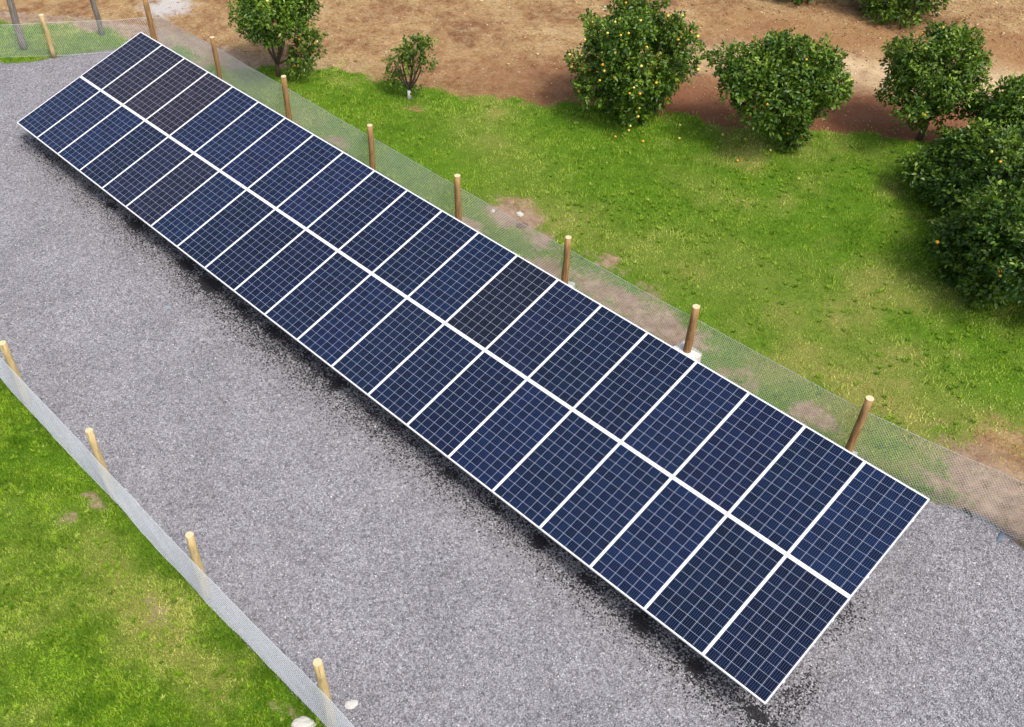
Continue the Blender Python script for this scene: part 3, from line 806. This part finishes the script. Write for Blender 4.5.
# the two dense trees at the right edge
lob = lobes_on(-.1, -.1, 1.3, 1.75, 1.6, 1.2, 44, R_(6), (.20, .31), lo=-.75) + [(-1.35, -.35, .75, .45), (-.9, -.7, .5, .45), (-.3, -1.1, .5, .42)]
citrus('dense dark citrus tree at the right edge, its skirt touching the lawn', (8.95, 9.7), lob, [(-.8, .1, 1.2), (.8, .2, 1.3), (0, -.7, 1.2), (.1, .8, 1.5), (-.2, .1, 2.0)], 4200, 106, .105, 14, .0, stem_r=.09, tone=.2)
lob = lobes_on(.1, .05, .95, 1.45, 1.4, .95, 40, R_(7), (.20, .31), lo=-.7) + [(-1.1, -.55, .7, .34), (-1.35, -.6, .6, .26), (-.7, -.75, .5, .36), (1.0, .5, 1.6, .4)]
citrus('broad glossy citrus tree behind the densest one, branch reaching left over grass', (7.15, 11.8), lob, [(-.8, .1, 1.2), (.8, .2, 1.3), (0, -.7, 1.2), (.1, .8, 1.5), (.9, .9, 1.9)], 3300, 107, .105, 8, .02, stem_r=.08, tone=.26)
lob = lobes_on(-.1, -.1, 1.4, .98, .95, .95, 30, R_(8), (.2, .32), lo=-.8)
citrus('bright green citrus tree at the right edge, furthest back, cut by the photo edge', (7.0, 13.5), lob, [(-.4, .1, 1.2), (.4, .2, 1.3), (0, -.4, 1.2), (-.1, .1, 1.8)], 1700, 108, .10, 4, .06, stem_r=.07)
# beyond the track: only their skirts are in the frame
for s, (bx, by, q, lb) in enumerate([(1.25, 19.2, 1.3, 'dark citrus tree beyond the dirt track, right one at the top edge'), (-1.5, 18.55, 1.2, 'dark citrus tree beyond the dirt track, left one at the top edge')]):
    lob = lobes_on(0, 0, 1.4, q, q, 1.3, 30, R_(20 + s), (.28, .4), lo=-.9) + [(-.5, -.7, .45, .45), (.5, -.7, .45, .45), (0, -.9, .4, .4)]
    citrus(lb, (bx, by), lob, [(-.6, .1, 1.4), (.6, .2, 1.5), (0, -.5, 1.4), (.1, .6, 1.7)], 2600, 110 + s, .11, 0, .02, stem_r=.08)

# ------------------------------------------------------------------ fallen fruit and scraps
def fallen(x, y, s, lb):
    o = link('fallen_fruit', fruit_mesh(), None, (x, y, .012)); o.scale = (s * .85, s * .85, s * .8)
    tag(o, lb, 'fruit', 'fallen citrus fruit on the grass')
FALL = [(-.2, 8.9), (-.45, 9.05), (.55, 9.95), (.9, 9.45), (.35, 8.75), (-.25, 8.45)]
for i, (fx, fy) in enumerate(FALL): fallen(fx, fy, 1.15, 'yellow fallen fruit in the grass around the foot of the fruitful tree')
FALL2 = [(1.55, 10.3), (2.05, 10.5), (2.75, 10.5), (2.45, 9.6)]
for i, (fx, fy) in enumerate(FALL2): fallen(fx, fy, 1.05, 'yellow fallen fruit in the grass around the foot of the heart shaped tree')

def lump(name, label, cat, x, y, z, sx, sy, sz, mat, seed):
    rr = random.Random(seed); bm = bmesh.new(); bmesh.ops.create_icosphere(bm, subdivisions=3, radius=1)
    for v in bm.verts:
        k = 1 + .2 * math.sin(v.co.x * 2.6 + seed) * math.cos(v.co.y * 2.1 + seed * 2) + rr.uniform(-.12, .12)
        v.co = Vector((v.co.x * sx * k, v.co.y * sy * k, v.co.z * sz * (1 + rr.uniform(-.15, .15))))
    me = bpy.data.meshes.new(name); bm.to_mesh(me); bm.free(); me.materials.append(mat)
    o = link(name, me, None, (x, y, z)); o.rotation_euler.z = rr.uniform(0, 6)
    return tag(o, label, cat)
lump('concrete_splash', 'white splash of concrete on the gravel beside the nearest netting post', 'concrete', 6.5, -5.74, .0, .10, .07, .02, M['conc'], 3)
lump('concrete_lump', 'pale concrete lump on the grass at the foot of the nearest netting post', 'concrete', 6.25, -6.40, -.01, .15, .10, .035, M['conc'], 8)
lump('plastic_scrap', 'small pale blue plastic scrap lying on the open gravel', 'litter', -2.69, -2.82, .006, .06, .04, .01, mat_plain('blue_plastic', (.24, .31, .40), .5), 5)
lump('rubble_lump', 'pale rubble lump on the bare sandy patch beside the mesh fence', 'rubble', .22, 4.55, -.03, .11, .07, .04, M['conc'], 11)
lump('rubble_lump', 'small white rubble lump in grass just behind the mesh fence', 'rubble', -.3, 4.22, -.03, .06, .05, .04, M['conc'], 12)
lump('clod', 'dark brown clod of earth on the bare sandy patch', 'earth', .55, 4.25, -.02, .14, .09, .05, mat_plain('dark_earth', (.16, .10, .07)), 13)
lump('rubber_scrap', 'short black scrap at the edge of gravel near the right end of the array', 'litter', 10.93, 3.6, .0, .09, .035, .02, mat_plain('black_rubber', (.03, .032, .036)), 14)
lump('slate_scrap', 'flat blue grey scrap on the gravel edge by the right side of the photo', 'litter', 11.5, 3.5, .0, .11, .04, .02, mat_plain('slate', (.12, .16, .21)), 15)

# clods, pebbles and dry leaves strewn over the bare soil: too many to count
n = 16000
lx = RNG.uniform(-17, 9, n * 3); ly = RNG.uniform(2, 24, n * 3)
ok = (ly > np.interp(lx, BX, BY) + .1) & (ly < lx * .9 + 22)
lx = lx[ok][:n]; ly = ly[ok][:n]; n = len(lx)
dd_ = -.521 * lx + .854 * ly - 8.79
kp = RNG.random(n) < np.clip(.3 + .6 * (dd_ > 5) + .4 * (fbm(lx, ly, 1.5, 77) > .55), 0, 1)
lx = lx[kp]; ly = ly[kp]; n = len(lx)
sz = RNG.uniform(.012, .035, n) * (1 + 1.2 * (RNG.random(n) > .97))
V = oct_[None] * RNG.uniform(.5, 1.2, (n, 6, 1)) * np.stack([sz, sz * .8, sz * .55], -1)[:, None] + RNG.normal(0, .15, (n, 6, 3)) * sz[:, None, None]
V += np.stack([lx, ly, np.full(n, -.035)], -1)[:, None]
F = (of[None] + (np.arange(n) * 6)[:, None, None]).reshape(-1, 3)
tl = NT('clods_and_dry_leaves')
lc = tl.ramp(tl.attr('rnd'), [(0, (.10, .05, .03)), (.4, (.27, .15, .08)), (.7, (.45, .32, .2)), (.88, (.60, .40, .16)), (1, (.72, .62, .46))])
tl.done(lc, .9, .2)
o = link('soil_litter', np_mesh('soil_litter', V.reshape(-1, 3), F, tl.m, {'rnd': np.repeat(RNG.random(n), 8)}))
tag(o, 'clods, pebbles and dry leaves strewn over the bare soil of the track', 'soil litter', kind='stuff')
